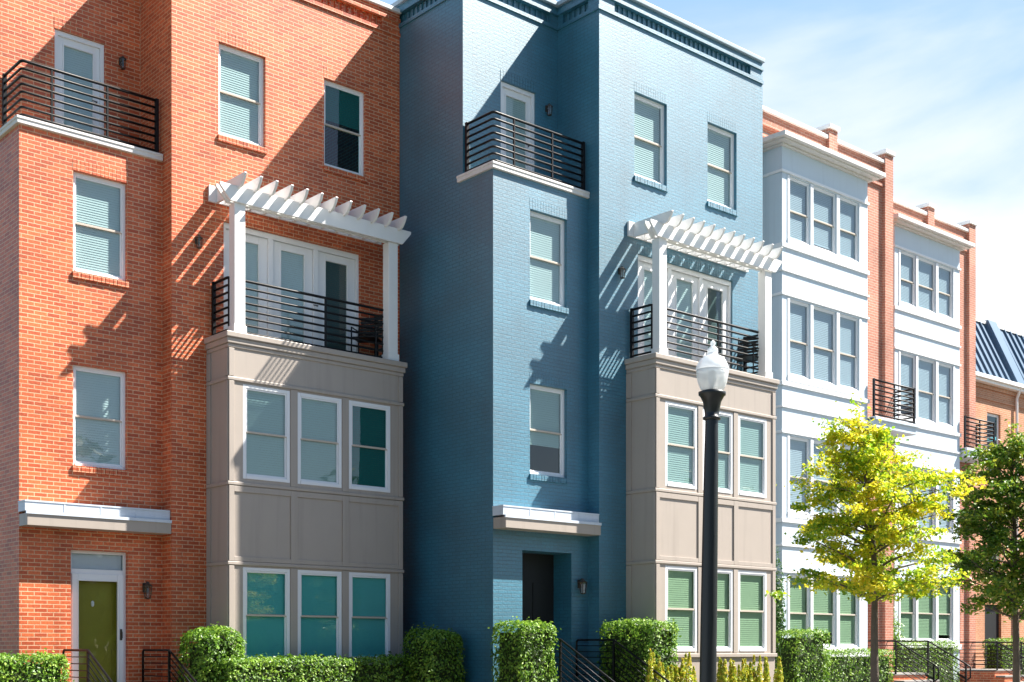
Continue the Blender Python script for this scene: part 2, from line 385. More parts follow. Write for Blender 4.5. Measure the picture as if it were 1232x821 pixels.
def townhouse(name, X0, Y0, dz, brickm, label, W=7.4, TW=2.5, ret=.35, cfg=None):
    z = EZ+dz; G = 0.0
    X1 = X0+W; Xm = X0+TW; Ym = Y0-ret; Y4 = Y0+.87; Yb = Ym-.76; YB = Y0+9
    h = thing(name, (X0+W/2, Y0+2, 0), label, 'townhouse')
    T = z+12.56
    fT, fM, f4, fL = face_front(Y0), face_front(Ym), face_front(Y4), face_left(X0)
    fR = face_left(Xm)
    mb = MB()
    # window and door openings
    wt = [(X0+.90, X0+1.85, z+6.31, z+8.0), (X0+.90, X0+1.85, z+3.07, z+4.76)]
    wm = [(X0+3.40, X0+4.35, z+9.14, z+10.80), (X0+5.61, X0+6.56, z+9.14, z+10.80)]
    fd = (X0+3.5, X0+6.42, z+5.46, z+7.62)
    d4 = (X0+.93, X0+1.83, z+8.64, z+10.69)
    door = (X0+.86, X0+1.87, z-.82, z+1.66) if cfg['door'] == 'storm' else (X0+.71, X0+1.97, z-.82, z+1.64)
    bayhole = (X0+3.4, X0+6.7, z-.3, z+5.2, 0)
    sheet(mb, fT, X0, Xm, G, z+8.53, [(*w, .14) for w in wt]+[(*door, .14 if cfg['door'] == 'storm' else .50)])
    pz = (z+12.18, z+12.38, .075)
    sheet(mb, fM, Xm, X1, G, T, [(*w, .14) for w in wm]+[(*fd, .16), bayhole, (Xm+.42, X1-.42, *pz)])
    sheet(mb, f4, X0, Xm, z+8.53, T, [(*d4, .14), (X0+.3, Xm-.18, *pz)])
    sheet(mb, fL, Y0, YB, G, z+8.53)
    sheet(mb, fL, Y4, YB, z+8.53, T, [(Y4+.35, YB-.35, *pz)])
    sheet(mb, fR, Ym, Y0, G, z+8.53)
    sheet(mb, fR, Ym, Y4, z+8.53, T, [(Ym+.3, Y4-.15, *pz)])
    sheet(mb, face_right(X1), Ym, YB, G, T)
    mb.quad((X0, YB, G), (X1, YB, G), (X1, YB, T), (X0, YB, T))
    mb.build('brick_wall', brickm, h)
    cornice(h, mb, [(fM, Xm-.04, X1, Xm+.42, X1-.42), (f4, X0-.04, Xm, X0+.3, Xm-.18), (fL, Y4-.0, YB, Y4+.35, YB-.35), (fR, Ym, Y4, Ym+.3, Y4-.15)], z, brickm)
    # coping and roof
    mb = MB(); c = .06; t0, t1 = T, T+.085
    mb.box(Xm-c, X1+.012, Ym-c, Ym+.3, t0, t1); mb.box(Xm-c, Xm+.3, Ym+.3, Y4+.3, t0, t1)
    mb.box(X0-c, Xm-c, Y4-c, Y4+.3, t0, t1); mb.box(X0-c, X0+.3, Y4+.3, YB, t0, t1); mb.box(X1-.3, X1+.012, Ym+.3, YB, t0, t1)
    mb.build('coping', cfg['coping'], h, bevel=.012)
    mb = MB(); mb.box(Xm+.02, X1-.02, Ym+.02, Y4, z+12.0, z+12.1); mb.box(X0+.02, X1-.02, Y4+.02, YB-.02, z+12.0, z+12.1)
    mb.box(X0+.02, Xm, Y0+.02, Y4+.02, z+8.40, z+8.515); mb.build('roof', 'concrete', h)
    # floors and a cross wall inside, so that windows look into rooms
    mb = MB()
    for lv in (-.85, 2.1, 5.3):
        mb.box(X0+.05, X1-.05, Y0+1.45 if lv < 0 else Y0+.15, YB-.05, z+lv, z+lv+.1)
    mb.box(X0+.05, X1-.05, Y0+5, Y0+5.1, 0.02, z+12.0); mb.box(Xm-.1, Xm, Y0+1.5, Y0+5, 0.02, z+12.0)
    mb.build('interior', 'inside', h)
    # terrace slab at the top of the tower
    mb = MB()
    mb.box(X0-.05, Xm-.01, Y0-.05, Y0+.30, z+8.53, z+8.645); mb.box(X0-.05, X0+.3, Y0+.3, Y4+.12, z+8.53, z+8.645)
    mb.box(X0+.3, Xm-.01, Y0+.3, Y4-.01, z+8.53, z+8.63)
    mb.box(X0-.062, Xm-.012, Y0-.062, Y0+.2, z+8.60, z+8.648); mb.box(X0-.062, X0+.2, Y0+.2, Y4+.12, z+8.60, z+8.648)
    mb.build('terrace_slab', 'stone', h, bevel=.008)
    railing(h, [(X0+.06, Y4-.03), (X0+.06, Y0+.06), (Xm-.06, Y0+.06)], z+8.65, .95,
            [(X0+.06, Y4-.05, .06), (X0+.56, Y0+.06, .034), (X0+1.52, Y0+.06, .034), (Xm-.08, Y0+.06, .06)], corner_r=.07)
    for i, w in enumerate(wt):
        window(h, fT, *w, sill=brickm, lintel=brickm, **cfg['tower'][i])
    for i, w in enumerate(wm):
        window(h, fM, *w, sill=brickm, lintel=brickm, **cfg['main'][i])
    # terrace door
    mb = MB(); fbox(mb, f4, d4[0], d4[0]+.07, -.12, -.03, d4[2], d4[3]); fbox(mb, f4, d4[1]-.07, d4[1], -.12, -.03, d4[2], d4[3]); fbox(mb, f4, d4[0]+.07, d4[1]-.07, -.12, -.03, d4[3]-.08, d4[3])
    r = glazed_leaf(mb, f4, d4[0]+.07, d4[1]-.07, d4[2], d4[3]-.08, -.07, .12, .13, .2)
    o = mb.build('terrace_door', 'trim', h, bevel=.004); pane_blind(o, f4, r, -.07, 'glass', 'blind')
    mb = MB(); p = f4(d4[1]-.13, -.03, d4[2]+1.0); mb.tube([(p[0], p[1]+.04, p[2]), (p[0], p[1]-.01, p[2]), (p[0]-.09, p[1]-.01, p[2])], .010, 6); mb.build('handle', 'bronze', o)
    mb = MB(); n = 13; st = (d4[1]-d4[0]+.02)/n
    for k in range(n): fbox(mb, f4, d4[0]-.01+k*st+.004, d4[0]-.01+(k+1)*st-.004, -.05, .006, d4[3]+.004, d4[3]+.205)
    mb.build('lintel', brickm, o)
    wall_lamp(h, f4, X0+2.13, z+10.42, .8)
    # balcony doors behind the pergola: three leaves
    mb = MB(); a, b, cc, e = fd
    fbox(mb, fM, a, b, -.14, -.03, e-.10, e); ws = [(a+.06, a+.93), (a+1.03, a+1.90), (a+2.0, b-.06)]
    for u0, u1 in ((a, a+.06), (a+.93, a+1.03), (a+1.90, a+2.0), (b-.06, b)): fbox(mb, fM, u0, u1, -.14, -.03, cc, e-.10)
    fbox(mb, fM, a, b, -.14, -.02, cc-.02, cc+.04)
    o = mb.build('balcony_doors', 'trim', h, bevel=.005)
    for (u0, u1), bl in zip(ws, cfg['french']):
        mb = MB(); r = glazed_leaf(mb, fM, u0+.006, u1-.006, cc+.045, e-.106, -.07, .18, .14, .22)
        lf = mb.build('door_leaf', 'trim', o, bevel=.004)
        pane_blind(o, fM, r, -.07, 'glass', bl)
    mb = MB(); p = fM(a+1.97, -.04, cc+1.0); mb.tube([p, (p[0], p[1]-.05, p[2]), (p[0]-.1, p[1]-.05, p[2])], .010, 6); mb.build('handle', 'bronze', o)
    mb = MB(); n = 42; st = (b-a+.04)/n
    for k in range(n): fbox(mb, fM, a-.02+k*st+.004, a-.02+(k+1)*st-.004, -.05, .006+.002*(k % 2), e+.004, e+.21)
    mb.build('lintel', brickm, o)
    wall_lamp(h, fM, X0+2.98, z+7.12, .8)
    # ---- the bay
    B0, B1 = X0+3.18, X0+6.88; fB, fBL, fBR = face_front(Yb), face_left(B0), face_right(B1)
    bw = [X0+3.46, X0+4.56, X0+5.66]; ww = .94
    up = [(u, u+ww, z+2.96, z+4.60) for u in bw]; lo = [(u, u+ww, z-.24, z+1.42) for u in bw]
    mb = MB()
    sheet(mb, fB, B0, B1, G, z+5.34, [(*w, .05) for w in up+lo])
    sheet(mb, fBL, Yb, Ym, G, z+5.34); sheet(mb, fBR, Yb, Ym, G, z+5.34)
    mb.quad((B0, Yb, z+5.34), (B1, Yb, z+5.34), (B1, Ym, z+5.34), (B0, Ym, z+5.34))
    bay = mb.build('bay', 'greige', h)
    mb = MB()
    for zz, zh, pr in ((4.635, 4.70, .03), (2.83, 2.895, .03), (1.45, 1.515, .03), (-.36, -.28, .04)):
        mb.box(B0-pr, B1+pr, Yb-pr, Yb-.001, z+zz, z+zh); mb.box(B0-pr, B0-.001, Yb, Ym-.002, z+zz, z+zh); mb.box(B1+.001, B1+pr, Yb, Ym-.002, z+zz, z+zh)
    mb.build('band', 'greige', bay, bevel=.012)
    mb = MB()                                        # stiles of the panels
    sts = [(B0, B0+.10), (X0+4.41, X0+4.55), (X0+5.51, X0+5.65), (B1-.10, B1)]
    for lo_, hi_ in ((1.52, 2.82), (2.90, 4.63), (-.27, 1.44), (4.71, 5.19)):
        for k, (u0, u1) in enumerate(sts):
            if lo_ > 4.6 and k in (1, 2): continue
            fbox(mb, fB, u0, u1, .002, .016 if k in (1, 2) and lo_ != 1.52 else .024, z+lo_, z+hi_)
        fbox(mb, fBL, Yb, Yb+.10, .002, .022, z+lo_, z+hi_); fbox(mb, fBL, Ym-.14, Ym-.002, .002, .022, z+lo_, z+hi_)
    for u0, u1 in ((B0+.10, X0+4.41), (X0+4.55, X0+5.51), (X0+5.65, B1-.10)):
        fbox(mb, fB, u0, u1, .002, .022, z+2.72, z+2.82); fbox(mb, fB, u0, u1, .002, .022, z+1.52, z+1.60)
    mb.build('panel_trim', 'greige', bay, bevel=.004)
    mb = MB()
    for z0, z1, pr in ((5.20, 5.27, .02), (5.27, 5.37, .045), (5.37, 5.47, .075)):
        mb.box(B0-pr, B1+pr, Yb-pr, Ym-.003, z+z0, z+z1)
    mb.build('bay_cap', 'greige', bay, bevel=.014)
    for i, w in enumerate(up): window(h, fB, *w, rec=.0, fw=.06, **cfg['bay_up'][i])
    for i, w in enumerate(lo): window(h, fB, *w, rec=.0, fw=.06, **cfg['bay_lo'][i])
    zf = z+5.47
    railing(h, [(B0+.10, Ym-.03), (B0+.10, Yb+.20), (B1-.10, Yb+.20), (B1-.10, Ym-.03)], zf+.01, .98,
            [(B0+.10, Ym-.05, .06), ((B0+B1)/2+.25, Yb+.20, .034), (B1-.10, Yb+.22, .06), (B1-.10, Ym-.05, .06), (B0+.12, Yb+.20, .034)], corner_r=.04)
    # ---- pergola
    mb = MB(); zb, zt = z+7.72, z+8.0
    for yy in (Yb+.005, Yb+.145):
        mb.prism([(X0+3.0, zt), (X0+3.0, zt-.05), (X0+3.20, zb), (X0+6.86, zb), (X0+7.06, zt-.05), (X0+7.06, zt)], 'y', yy-.045, yy)
    mb.box(X0+3.19, X0+6.90, Ym-.05, Ym-.003, z+7.90, z+8.19)
    pg = mb.build('pergola', 'white', h, bevel=.005)
    for u in (X0+3.30, X0+6.57):
        m2 = MB(); m2.box(u, u+.21, Yb+.007, Yb+.20, zf+.01, zb+.001); m2.box(u-.02, u+.23, Yb-.013, Yb+.22, zf+.003, zf+.14); m2.build('post', 'white', pg, bevel=.006)
    for k in range(12):
        u = X0+3.33+k*.3095
        prof = [(Ym-.055, z+8.18), (Yb-.28, z+8.18), (Yb-.285, z+8.165), (Yb-.235, z+8.07), (Yb-.165, z+7.99), (Yb-.10, z+7.965), (Yb-.05, z+7.965), (Yb+.01, z+7.90), (Ym-.055, z+7.90)]
        MB().prism(prof, 'x', u, u+.05).build('rafter', 'white', pg, bevel=.004)
    # ---- entrance canopy
    mb = MB(); yc = Y0-.35
    mb.box(X0-.0, Xm-.005, yc, Y0-.002, z+1.99, z+2.19); cn = mb.build('canopy', 'greige', h, bevel=.006)
    mb = MB(); mb.box(X0-.02, Xm-.005, yc-.02, yc+.012, z+2.175, z+2.225)
    mb.box(X0-.015, Xm-.006, yc+.05, Y0-.003, z+2.226, z+2.375); mb.box(X0-.022, Xm-.006, yc+.04, Y0-.003, z+2.375, z+2.40)
    for k in range(1, 4): mb.box(X0+k*.62, X0+k*.62+.025, yc+.044, yc+.0495, z+2.227, z+2.374)
    mb.build('flashing', 'flash', cn)
    # ---- entrance
    if cfg['door'] == 'storm':
        a, b, cc, e = door; dd = -.10
        mb = MB()
        for r in ((a, a+.05, cc, e), (b-.05, b, cc, e), (a+.05, b-.05, e-.05, e), (a+.05, b-.05, z+1.27, z+1.35)):
            fbox(mb, fT, r[0], r[1], dd-.04, dd, r[2], r[3])
        o = mb.build('door', 'trim', h, bevel=.004)
        mb = MB(); r = glazed_leaf(mb, fT, a+.05, b-.05, cc+.02, z+1.27, dd+.03, .11, .12, .2); mb.build('storm_frame', 'trim', o, bevel=.006)
        m3 = MB(); m3.quad(fT(r[0], dd+.01, r[2]), fT(r[1], dd+.01, r[2]), fT(r[1], dd+.01, r[3]), fT(r[0], dd+.01, r[3])); m3.build('pane', 'glass_clear', o)
        m3 = MB(); fbox(m3, fT, a+.06, b-.06, dd-.14, dd-.10, cc+.02, z+1.26)
        for zz in ((cc+.2, cc+.85), (cc+1.05, cc+1.95)):
            for r2 in ((a+.2, b-.2, zz[0], zz[0]+.02), (a+.2, b-.2, zz[1]-.02, zz[1]), (a+.2, a+.22, zz[0]+.02, zz[1]-.02), (b-.22, b-.2, zz[0]+.02, zz[1]-.02)):
                fbox(m3, fT, *r2[:2], dd-.10, dd-.088, *r2[2:])
        m3.build('door_leaf', 'olive', o)
        m3 = MB(); c3 = fT((a+b)/2-.05, dd-.09, z+.78); m3.lathe([(.012, -.06), (.026, -.035), (.026, .02), (.012, .04)], c3, 10); m3.build('knocker', 'trim', o)
        m3 = MB(); m3.quad(fT(a+.05, dd-.02, z+1.35), fT(b-.05, dd-.02, z+1.35), fT(b-.05, dd-.02, e-.05), fT(a+.05, dd-.02, e-.05)); m3.build('transom', 'glass_clear', o)
        m3 = MB(); m3.quad(fT(a+.05, dd-.06, z+1.35), fT(b-.05, dd-.06, z+1.35), fT(b-.05, dd-.06, e-.05), fT(a+.05, dd-.06, e-.05)); m3.build('transom_reflection_sheet', 'flash', o)  # pale sheet standing in for cloud reflected in the transom glass
        m3 = MB(); fbox(m3, fT, b-.12, b-.085, dd+.03, dd+.045, z+.15, z+.34); p = fT(b-.10, dd+.06, z+.24); m3.tube([p, (p[0]-.0, p[1]-.02, p[2]+.05), (p[0], p[1]-.02, p[2]-.05), (p[0], p[1]+.01, p[2]-.06)], .008, 6); m3.build('handle', 'bronze', o)
    else:
        a, b, cc, e = door
        mb = MB(); fy = face_front(Y0+.50)
        fbox(mb, fy, a, b, -.06, 0, cc, e)
        for r in ((a+.2, a+.55, cc+.3, cc+.95), (b-.55, b-.2, cc+.3, cc+.95), (a+.2, a+.55, cc+1.1, cc+1.9), (b-.55, b-.2, cc+1.1, cc+1.9)):
            fbox(mb, fy, r[0], r[1], .0, .015, r[2], r[3])
        o = mb.build('door', 'dark_door', h); m3 = MB(); m3.lathe([(.01, -.03), (.03, -.02), (.03, .02), (.01, .03)], fy(b-.12, .05, cc+1.0), 10); m3.build('handle', 'bronze', o)
    wall_lamp(h, fT, X0+2.18, z+1.0, 1.0)
    return h

def entrance_stair(name, X0, Y0, z, w0, w1, label, run=1.0, n=5, rise=.17, railL=True, railR=True, rail_label=None, ltop=.80):
    """brick stair with concrete treads; z is the landing height; two pipe handrails"""
    h = thing(name, ((w0+w1)/2, Y0-run/2, 0), label, 'entrance stairs', 'entrance stairs')
    mb = MB(); mb.box(w0, w1, Y0-run, Y0-.004, .01, z-.05)
    for k in range(1, n+1): mb.box(w0, w1, Y0-run-.3*k, Y0-run-.3*(k-1), .01, z-.05-rise*k)
    mb.build('riser_block', 'red', h)
    mb = MB(); mb.box(w0-.03, w1+.03, Y0-run-.03, Y0-.004, z-.05, z)
    for k in range(1, n+1): mb.box(w0-.03, w1+.03, Y0-run-.3*k-.03, Y0-run-.3*(k-1)-.032, z-.05-rise*k, z-rise*k)
    mb.build('tread', 'concrete', h, bevel=.008)
    for side, on in ((w0+.04, railL), (w1-.04, railR)):
        if not on: continue
        yt = Y0-run-.05; yb = Y0-run-.3*n+.1; zb = z-rise*(n-.6)
        mb = MB()
        mb.tube([(side, Y0-.06, z+.08), (side, Y0-.06, z+ltop-.03), (side, Y0-.09, z+ltop), (side, yt, z+ltop), (side, yb, zb+ltop), (side, yb-.10, zb+ltop-.07), (side, yb-.10, zb+.48), (side, yb-.02, zb+.42), (side, yb+.25, zb+.56)], .02, 8)
        for k in range(6):
            q = ltop-.11*(k+1)
            mb.tube([(side, Y0-.06, z+q), (side, yt, z+q), (side, yb+.02, zb+q)], .010, 6)
        o = mb.build('handrail', 'black', h, smooth=True)
        MB().box(side-.018, side+.018, yt-.018, yt+.018, z-.02, z+ltop).build('post', 'black', o); MB().box(side-.018, side+.018, yb, yb+.036, zb-.05, zb+ltop).build('post', 'black', o)
    return h

# ------------------------------------------------------------------ plants
def leaf_quad(vs, fs, p, n, size, rnd, asp=.55, fold=.18):
    n = n.normalized(); t = n.cross(Vector((rnd.uniform(-1, 1), rnd.uniform(-1, 1), rnd.uniform(-1, 1))))
    if t.length < 1e-3: t = n.orthogonal()
    t.normalize(); b = n.cross(t); i = len(vs); s = size
    vs += [p-t*s*.5, p+b*s*asp*.5+n*s*fold*.5, p+t*s*.5, p-b*s*asp*.5+n*s*fold*.5]
    fs.append((i, i+1, i+2)); fs.append((i, i+2, i+3))
def leaves_obj(name, vs, fs, mat, parent):
    mb = MB(); mb.v = [tuple(v) for v in vs]; mb.f = fs; mb.rot = [False]*len(fs)
    return mb.build(name, mat, parent)

def wob(x, y, z, s):
    return (math.sin(x*3.1+s)+math.sin(y*4.3+s*2.1)+math.sin(z*3.7+s*.7)+.6*math.sin(x*9+z*7+s)+.5*math.sin(y*11+z*8))/4.1

def hedge(name, x0, x1, y0, y1, z1, label, cat='hedge', mat='hedge', dens=850, leaf=.066, seed=1, rnd_r=.18, group=None, z0=.02, amp=.06):
    rnd = random.Random(seed)
    h = thing(name, ((x0+x1)/2, (y0+y1)/2, 0), label, cat, group)
    vs, fs = [], []
    cx, cy, cz = (x0+x1)/2, (y0+y1)/2, (z0+z1)/2; hx, hy, hz = (x1-x0)/2, (y1-y0)/2, (z1-z0)/2
    faces = [('z', 1, 4*hx*hy), ('y', -1, 4*hx*hz), ('y', 1, 4*hx*hz*.4), ('x', -1, 4*hy*hz), ('x', 1, 4*hy*hz)]
    for ax, sg, ar in faces:
        for _ in range(int(ar*dens)):
            a, b = rnd.uniform(-1, 1), rnd.uniform(-1, 1)
            if ax == 'z': p = Vector((a*hx, b*hy, hz)); n = Vector((0, 0, 1))
            elif ax == 'y': p = Vector((a*hx, sg*hy, b*hz)); n = Vector((0, sg, 0))
            else: p = Vector((sg*hx, a*hy, b*hz)); n = Vector((sg, 0, 0))
            # round the edges off
            r = rnd_r; q = Vector((max(-hx+r, min(hx-r, p.x)), max(-hy+r, min(hy-r, p.y)), min(hz-r, p.z)))
            dv = p-q
            if dv.length > 1e-5: p = q+dv.normalized()*r; n = dv.normalized()
            w = wob(p.x+cx, p.y+cy, p.z, seed)
            p += n*(w*amp*1.4 - abs(rnd.gauss(0, .055)) + (rnd.random() < .06)*rnd.uniform(.02, .09))
            nn = (n + Vector((rnd.gauss(0, .55), rnd.gauss(0, .55), rnd.gauss(.25, .55))))
            leaf_quad(vs, fs, p+Vector((cx, cy, cz)), nn, leaf*rnd.uniform(.6, 1.25), rnd)
    leaves_obj('foliage', vs, fs, mat, h)
    mb = MB(); ins = .12+.45*max(0, rnd_r-.12)
    mb.box(x0+ins, x1-ins, y0+ins, y1-ins, z0, z1-ins-.03); mb.build('twigs', 'twig', h)
    return h
M['twig'] = paint('inner_twigs', (.03, .05, .012), .95, .4, nscale=10)

def shrub(name, c, rx, ry, rz, label, cat='shrub', mat='hedge', n=2600, leaf=.08, seed=3, group=None):
    rnd = random.Random(seed); h = thing(name, (c[0], c[1], 0), label, cat, group)
    vs, fs = [], []
    lobes = [(Vector((rnd.uniform(-.45, .45)*rx, rnd.uniform(-.45, .45)*ry, rnd.uniform(-.3, .45)*rz)), rnd.uniform(.45, .75)) for _ in range(9)]
    for _ in range(n):
        o, s = rnd.choice(lobes)
        d = Vector((rnd.gauss(0, 1), rnd.gauss(0, 1), rnd.gauss(0, 1))).normalized()
        rr = rnd.random()**.35
        p = Vector(c)+o+Vector((d.x*rx, d.y*ry, d.z*rz))*s*rr
        if p.z < .05: continue
        leaf_quad(vs, fs, p, d+Vector((rnd.gauss(0, .5), rnd.gauss(0, .5), rnd.gauss(.3, .5))), leaf*rnd.uniform(.6, 1.3), rnd)
    leaves_obj('foliage', vs, fs, mat, h)
    mb = MB()
    for k in range(5): mb.tube([(c[0]+rnd.uniform(-.1, .1), c[1]+rnd.uniform(-.1, .1), .0), (c[0]+rnd.uniform(-.3, .3)*rx, c[1]+rnd.uniform(-.3, .3)*ry, c[2]+.2*rz)], .02, 5, .008)
    mb.build('stem', 'bark', h)
    return h

def column_plant(c, w, htop, label, seed, group, mat='gold'):
    rnd = random.Random(seed); h = thing('columnar_conifer', (c[0], c[1], 0), label, 'conifer', group)
    vs, fs = [], []
    for k in range(7):                                     # upright plumes
        ox, oy = rnd.uniform(-.35, .35)*w, rnd.uniform(-.35, .35)*w; ht = htop*rnd.uniform(.78, 1)
        for _ in range(330):
            t = rnd.random(); zz = .15+t*(ht-.15); rr = w*.30*(1-t**4)*rnd.random()**.5
            a = rnd.uniform(0, 6.28); d = Vector((math.cos(a), math.sin(a), .9))
            leaf_quad(vs, fs, Vector((c[0]+ox+rr*math.cos(a), c[1]+oy+rr*math.sin(a), zz)), Vector((math.cos(a), math.sin(a), rnd.uniform(-.2, .6))), rnd.uniform(.045, .085), rnd, .6)
    leaves_obj('foliage', vs, fs, mat, h)
    MB().tube([(c[0], c[1], 0), (c[0], c[1], htop*.8)], .015, 5, .006).build('stem', 'bark', h)
    return h

def tree(name, base, H, z0, prof, lean, label, mat, seed, leaf=.085, limbs=44, per=150, trunk_r=.075, squash=.55, group='street trees', tiers=0):
    rnd = random.Random(seed); h = thing(name, base, label, 'tree', group)
    bx, by, bz = base
    def axis(z): t = max(0, (z-z0)/(H-z0)); return Vector((bx+lean[0]*t*t+.03*math.sin(z*2.2+seed), by+lean[1]*t*t+.02*math.cos(z*1.7), z))
    mb = MB(); n = 18
    pts = [axis(bz+(H-.25-bz)*k/n) for k in range(n+1)]
    mb.tube(pts, trunk_r, 10, .012)
    mb.lathe([(trunk_r*1.7, 0), (trunk_r*1.25, .08), (trunk_r*1.0, .25)], (bx+.03*math.sin(seed), by, bz-.01), 10)
    mb.build('trunk', 'bark', h, smooth=True)
    vs, fs = [], []; mbl = MB()
    for k in range(limbs):
        t = (k+.5)/limbs
        if tiers: t = (math.floor(t*tiers)+.5+rnd.uniform(-.22, .22))/tiers
        z = z0-.12+(H-.35-z0)*t; a = k*2.399+rnd.uniform(-.4, .4)
        L_ = prof(t)*rnd.uniform(.68, 1.03); rise = rnd.uniform(.05, .5)*L_+.25*t*L_
        p0 = axis(z); p3 = p0+Vector((math.cos(a)*L_, math.sin(a)*L_, rise))
        p1 = p0.lerp(p3, .35)+Vector((rnd.uniform(-.06, .06), rnd.uniform(-.06, .06), .05)); p2 = p0.lerp(p3, .7)+Vector((rnd.uniform(-.08, .08), rnd.uniform(-.08, .08), .06))
        ps = [p0, p1, p2, p3]; mbl.tube(ps, .017*(1-.6*t)+.006, 5, .003)
        clumps = []
        m = max(3, int(L_/.15))
        for q in range(m):
            s = .25+.78*(q+rnd.random())/m; i = min(2, int(s*3)); f_ = min(1.1, s*3-i)
            pc = ps[i].lerp(ps[i+1], f_)
            off = Vector((rnd.gauss(0, .13), rnd.gauss(0, .13), rnd.gauss(.0, .08)))
            tip = pc+off; mbl.tube([pc, tip], .004, 4, .002); clumps.append((tip, rnd.uniform(.09, .19)))
        for _ in range(int(per*max(.45, L_))):
            c, r = rnd.choice(clumps)
            d = Vector((rnd.gauss(0, 1), rnd.gauss(0, 1), rnd.gauss(0, 1)*squash))*r*.62
            leaf_quad(vs, fs, c+d, Vector((rnd.gauss(0, .6), rnd.gauss(-.15, .6), rnd.gauss(.7, .5))), leaf*rnd.uniform(.55, 1.2), rnd, .62)
    for k in range(4):                                     # leader
        c = axis(H-.1-.14*k)
        for _ in range(36):
            leaf_quad(vs, fs, c+Vector((rnd.gauss(0, .07), rnd.gauss(0, .07), rnd.gauss(0, .08))), Vector((rnd.gauss(0, .6), rnd.gauss(0, .6), .6)), leaf*rnd.uniform(.5, 1), rnd, .6)
    leaves_obj('crown', vs, fs, mat, h)
    mbl.build('limbs', 'bark', h)
    return h

# ------------------------------------------------------------------ setting: ground
def struct(name, mb, mat): return tag(mb.build(name, mat), kind='structure')
mb = MB(); mb.quad((-400, -400, -.02), (600, -400, -.02), (600, 600, -.02), (-400, 600, -.02)); struct('ground', mb, 'grass')
mb = MB(); mb.quad((-200, 1.2, -.010), (400, 1.2, -.010), (400, 9.3, -.010), (-200, 9.3, -.010)); struct('road', mb, 'asphalt')
mb = MB()
for k in range(-20, 60): mb.quad((k*6, 5.2, -.004), (k*6+3, 5.2, -.004), (k*6+3, 5.32, -.004), (k*6, 5.32, -.004))
struct('road_marking', mb, 'line')
mb = MB(); mb.box(-200, 400, 9.3, 9.48, -.02, .12); mb.box(-200, 400, 1.02, 1.2, -.02, .12); struct('kerb', mb, 'concrete')
mb = MB(); mb.quad((-200, 9.48, .11), (400, 9.48, .11), (400, 14.6, .11), (-200, 14.6, .11)); mb.quad((-200, -3, .11), (400, -3, .11), (400, 1.02, .11), (-200, 1.02, .11)); struct('pavement', mb, 'concrete')
mb = MB(); mb.quad((-60, 14.6, .10), (120, 14.6, .10), (120, 30, .10), (-60, 30, .10)); struct('front_yard', mb, 'soil')

rb = random.Random(77); bv, bf = [], []  # unseen tree belt added opposite, for window reflections and less sky fill
for k in range(110):
    cx, cy = -45+(k % 55)*3.2+rb.uniform(-1, 1), -15-rb.uniform(0, 4)-(6 if k >= 55 else 0); H_ = rb.uniform(8, 13)
    for _ in range(420):
        d = Vector((rb.gauss(0, 1), rb.gauss(0, 1), rb.gauss(0, 1))).normalized()*(rb.random()**.3)
        leaf_quad(bv, bf, Vector((cx+d.x*2.6, cy+d.y*2.4, H_*.5+d.z*H_*.5)), d+Vector((rb.gauss(0, .5), rb.gauss(0, .5), .5)), rb.uniform(.6, 1.2), rb, .8)
mbb = MB(); mbb.v = [tuple(v) for v in bv]; mbb.f = bf; mbb.rot = [False]*len(bf)
tag(mbb.build('added_treeline', 'hedge_dark'), kind='stuff')

# ------------------------------------------------------------------ the two brick townhouses
wl = dict(glassm='glass', blind='blind')
red_cfg = dict(door='storm', coping='stone',
    tower=[dict(wl), dict(wl)],
    main=[dict(wl), dict(glassm='glass_teal', blind='blind_dark', drop=.42, lab='dark window with its blind half raised')],
    french=['blind', 'blind', 'blind_dark'],
    bay_up=[dict(glassm='glass_green', blind='blind'), dict(glassm='glass_green', blind='blind'), dict(glassm='glass_teal', blind='blind_dark', lab='dark teal window without a pale blind')],
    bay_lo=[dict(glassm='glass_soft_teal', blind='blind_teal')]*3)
blue_cfg = dict(door='recess', coping='blue_cap',
    tower=[dict(wl), dict(glassm='glass_green', blind='blind', drop=.66, lab='window with its blind drawn two thirds down')],
    main=[dict(wl), dict(wl)], french=['blind', 'blind', 'blind_dark'],
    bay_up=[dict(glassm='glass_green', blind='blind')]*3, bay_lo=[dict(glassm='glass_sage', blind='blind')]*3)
red = townhouse('brick_townhouse', 7.75, 21.0, 0, 'red', 'red brick townhouse with white pergola and storm door, left of the blue house', W=7.372, cfg=red_cfg)
blue = townhouse('brick_townhouse', 15.13, 17.8, .19, 'blue', 'blue painted brick townhouse with white pergola over its balcony', W=7.45, TW=2.42, ret=.30, cfg=blue_cfg)

entrance_stair('entrance_stair', 7.75, 21.0, EZ-.82, 8.42, 9.90, 'brick stairs with black handrails up to the olive door of the red house')
entrance_stair('entrance_stair', 15.13, 17.8, EZ+.19-.82, 15.78, 17.22, 'brick stairs with black handrails up to the dark doorway of the blue house')

def patio_chair(x, y, z, rz, label):
    h = thing('patio_chair', (0, 0, 0), label, 'chair', 'black patio chairs on the balconies')
    mb = MB()
    for k in range(7): mb.box(-.23, .23, -.22+k*.065, -.165+k*.065, .42, .44)
    mb.build('seat', 'black', h)
    mb = MB()
    for k in range(6): mb.box(-.22, .22, .235+k*.012, .25+k*.012, .52+k*.07, .57+k*.07)
    mb.build('backrest', 'black', h)
    for sx in (-1, 1):
        MB().tube([(sx*.24, -.22, 0), (sx*.24, -.22, .62), (sx*.24, .2, .64)], .014, 6).build('leg', 'black', h)
        MB().tube([(sx*.24, .26, 0), (sx*.24, .22, .42), (sx*.24, .31, .95)], .014, 6).build('leg', 'black', h)
    h.location = (x, y, z); h.rotation_euler = (0, 0, rz)
    return h
patio_chair(7.75+6.35, 20.3, EZ+5.475, -.9, 'black slatted patio chair on the red house balcony')
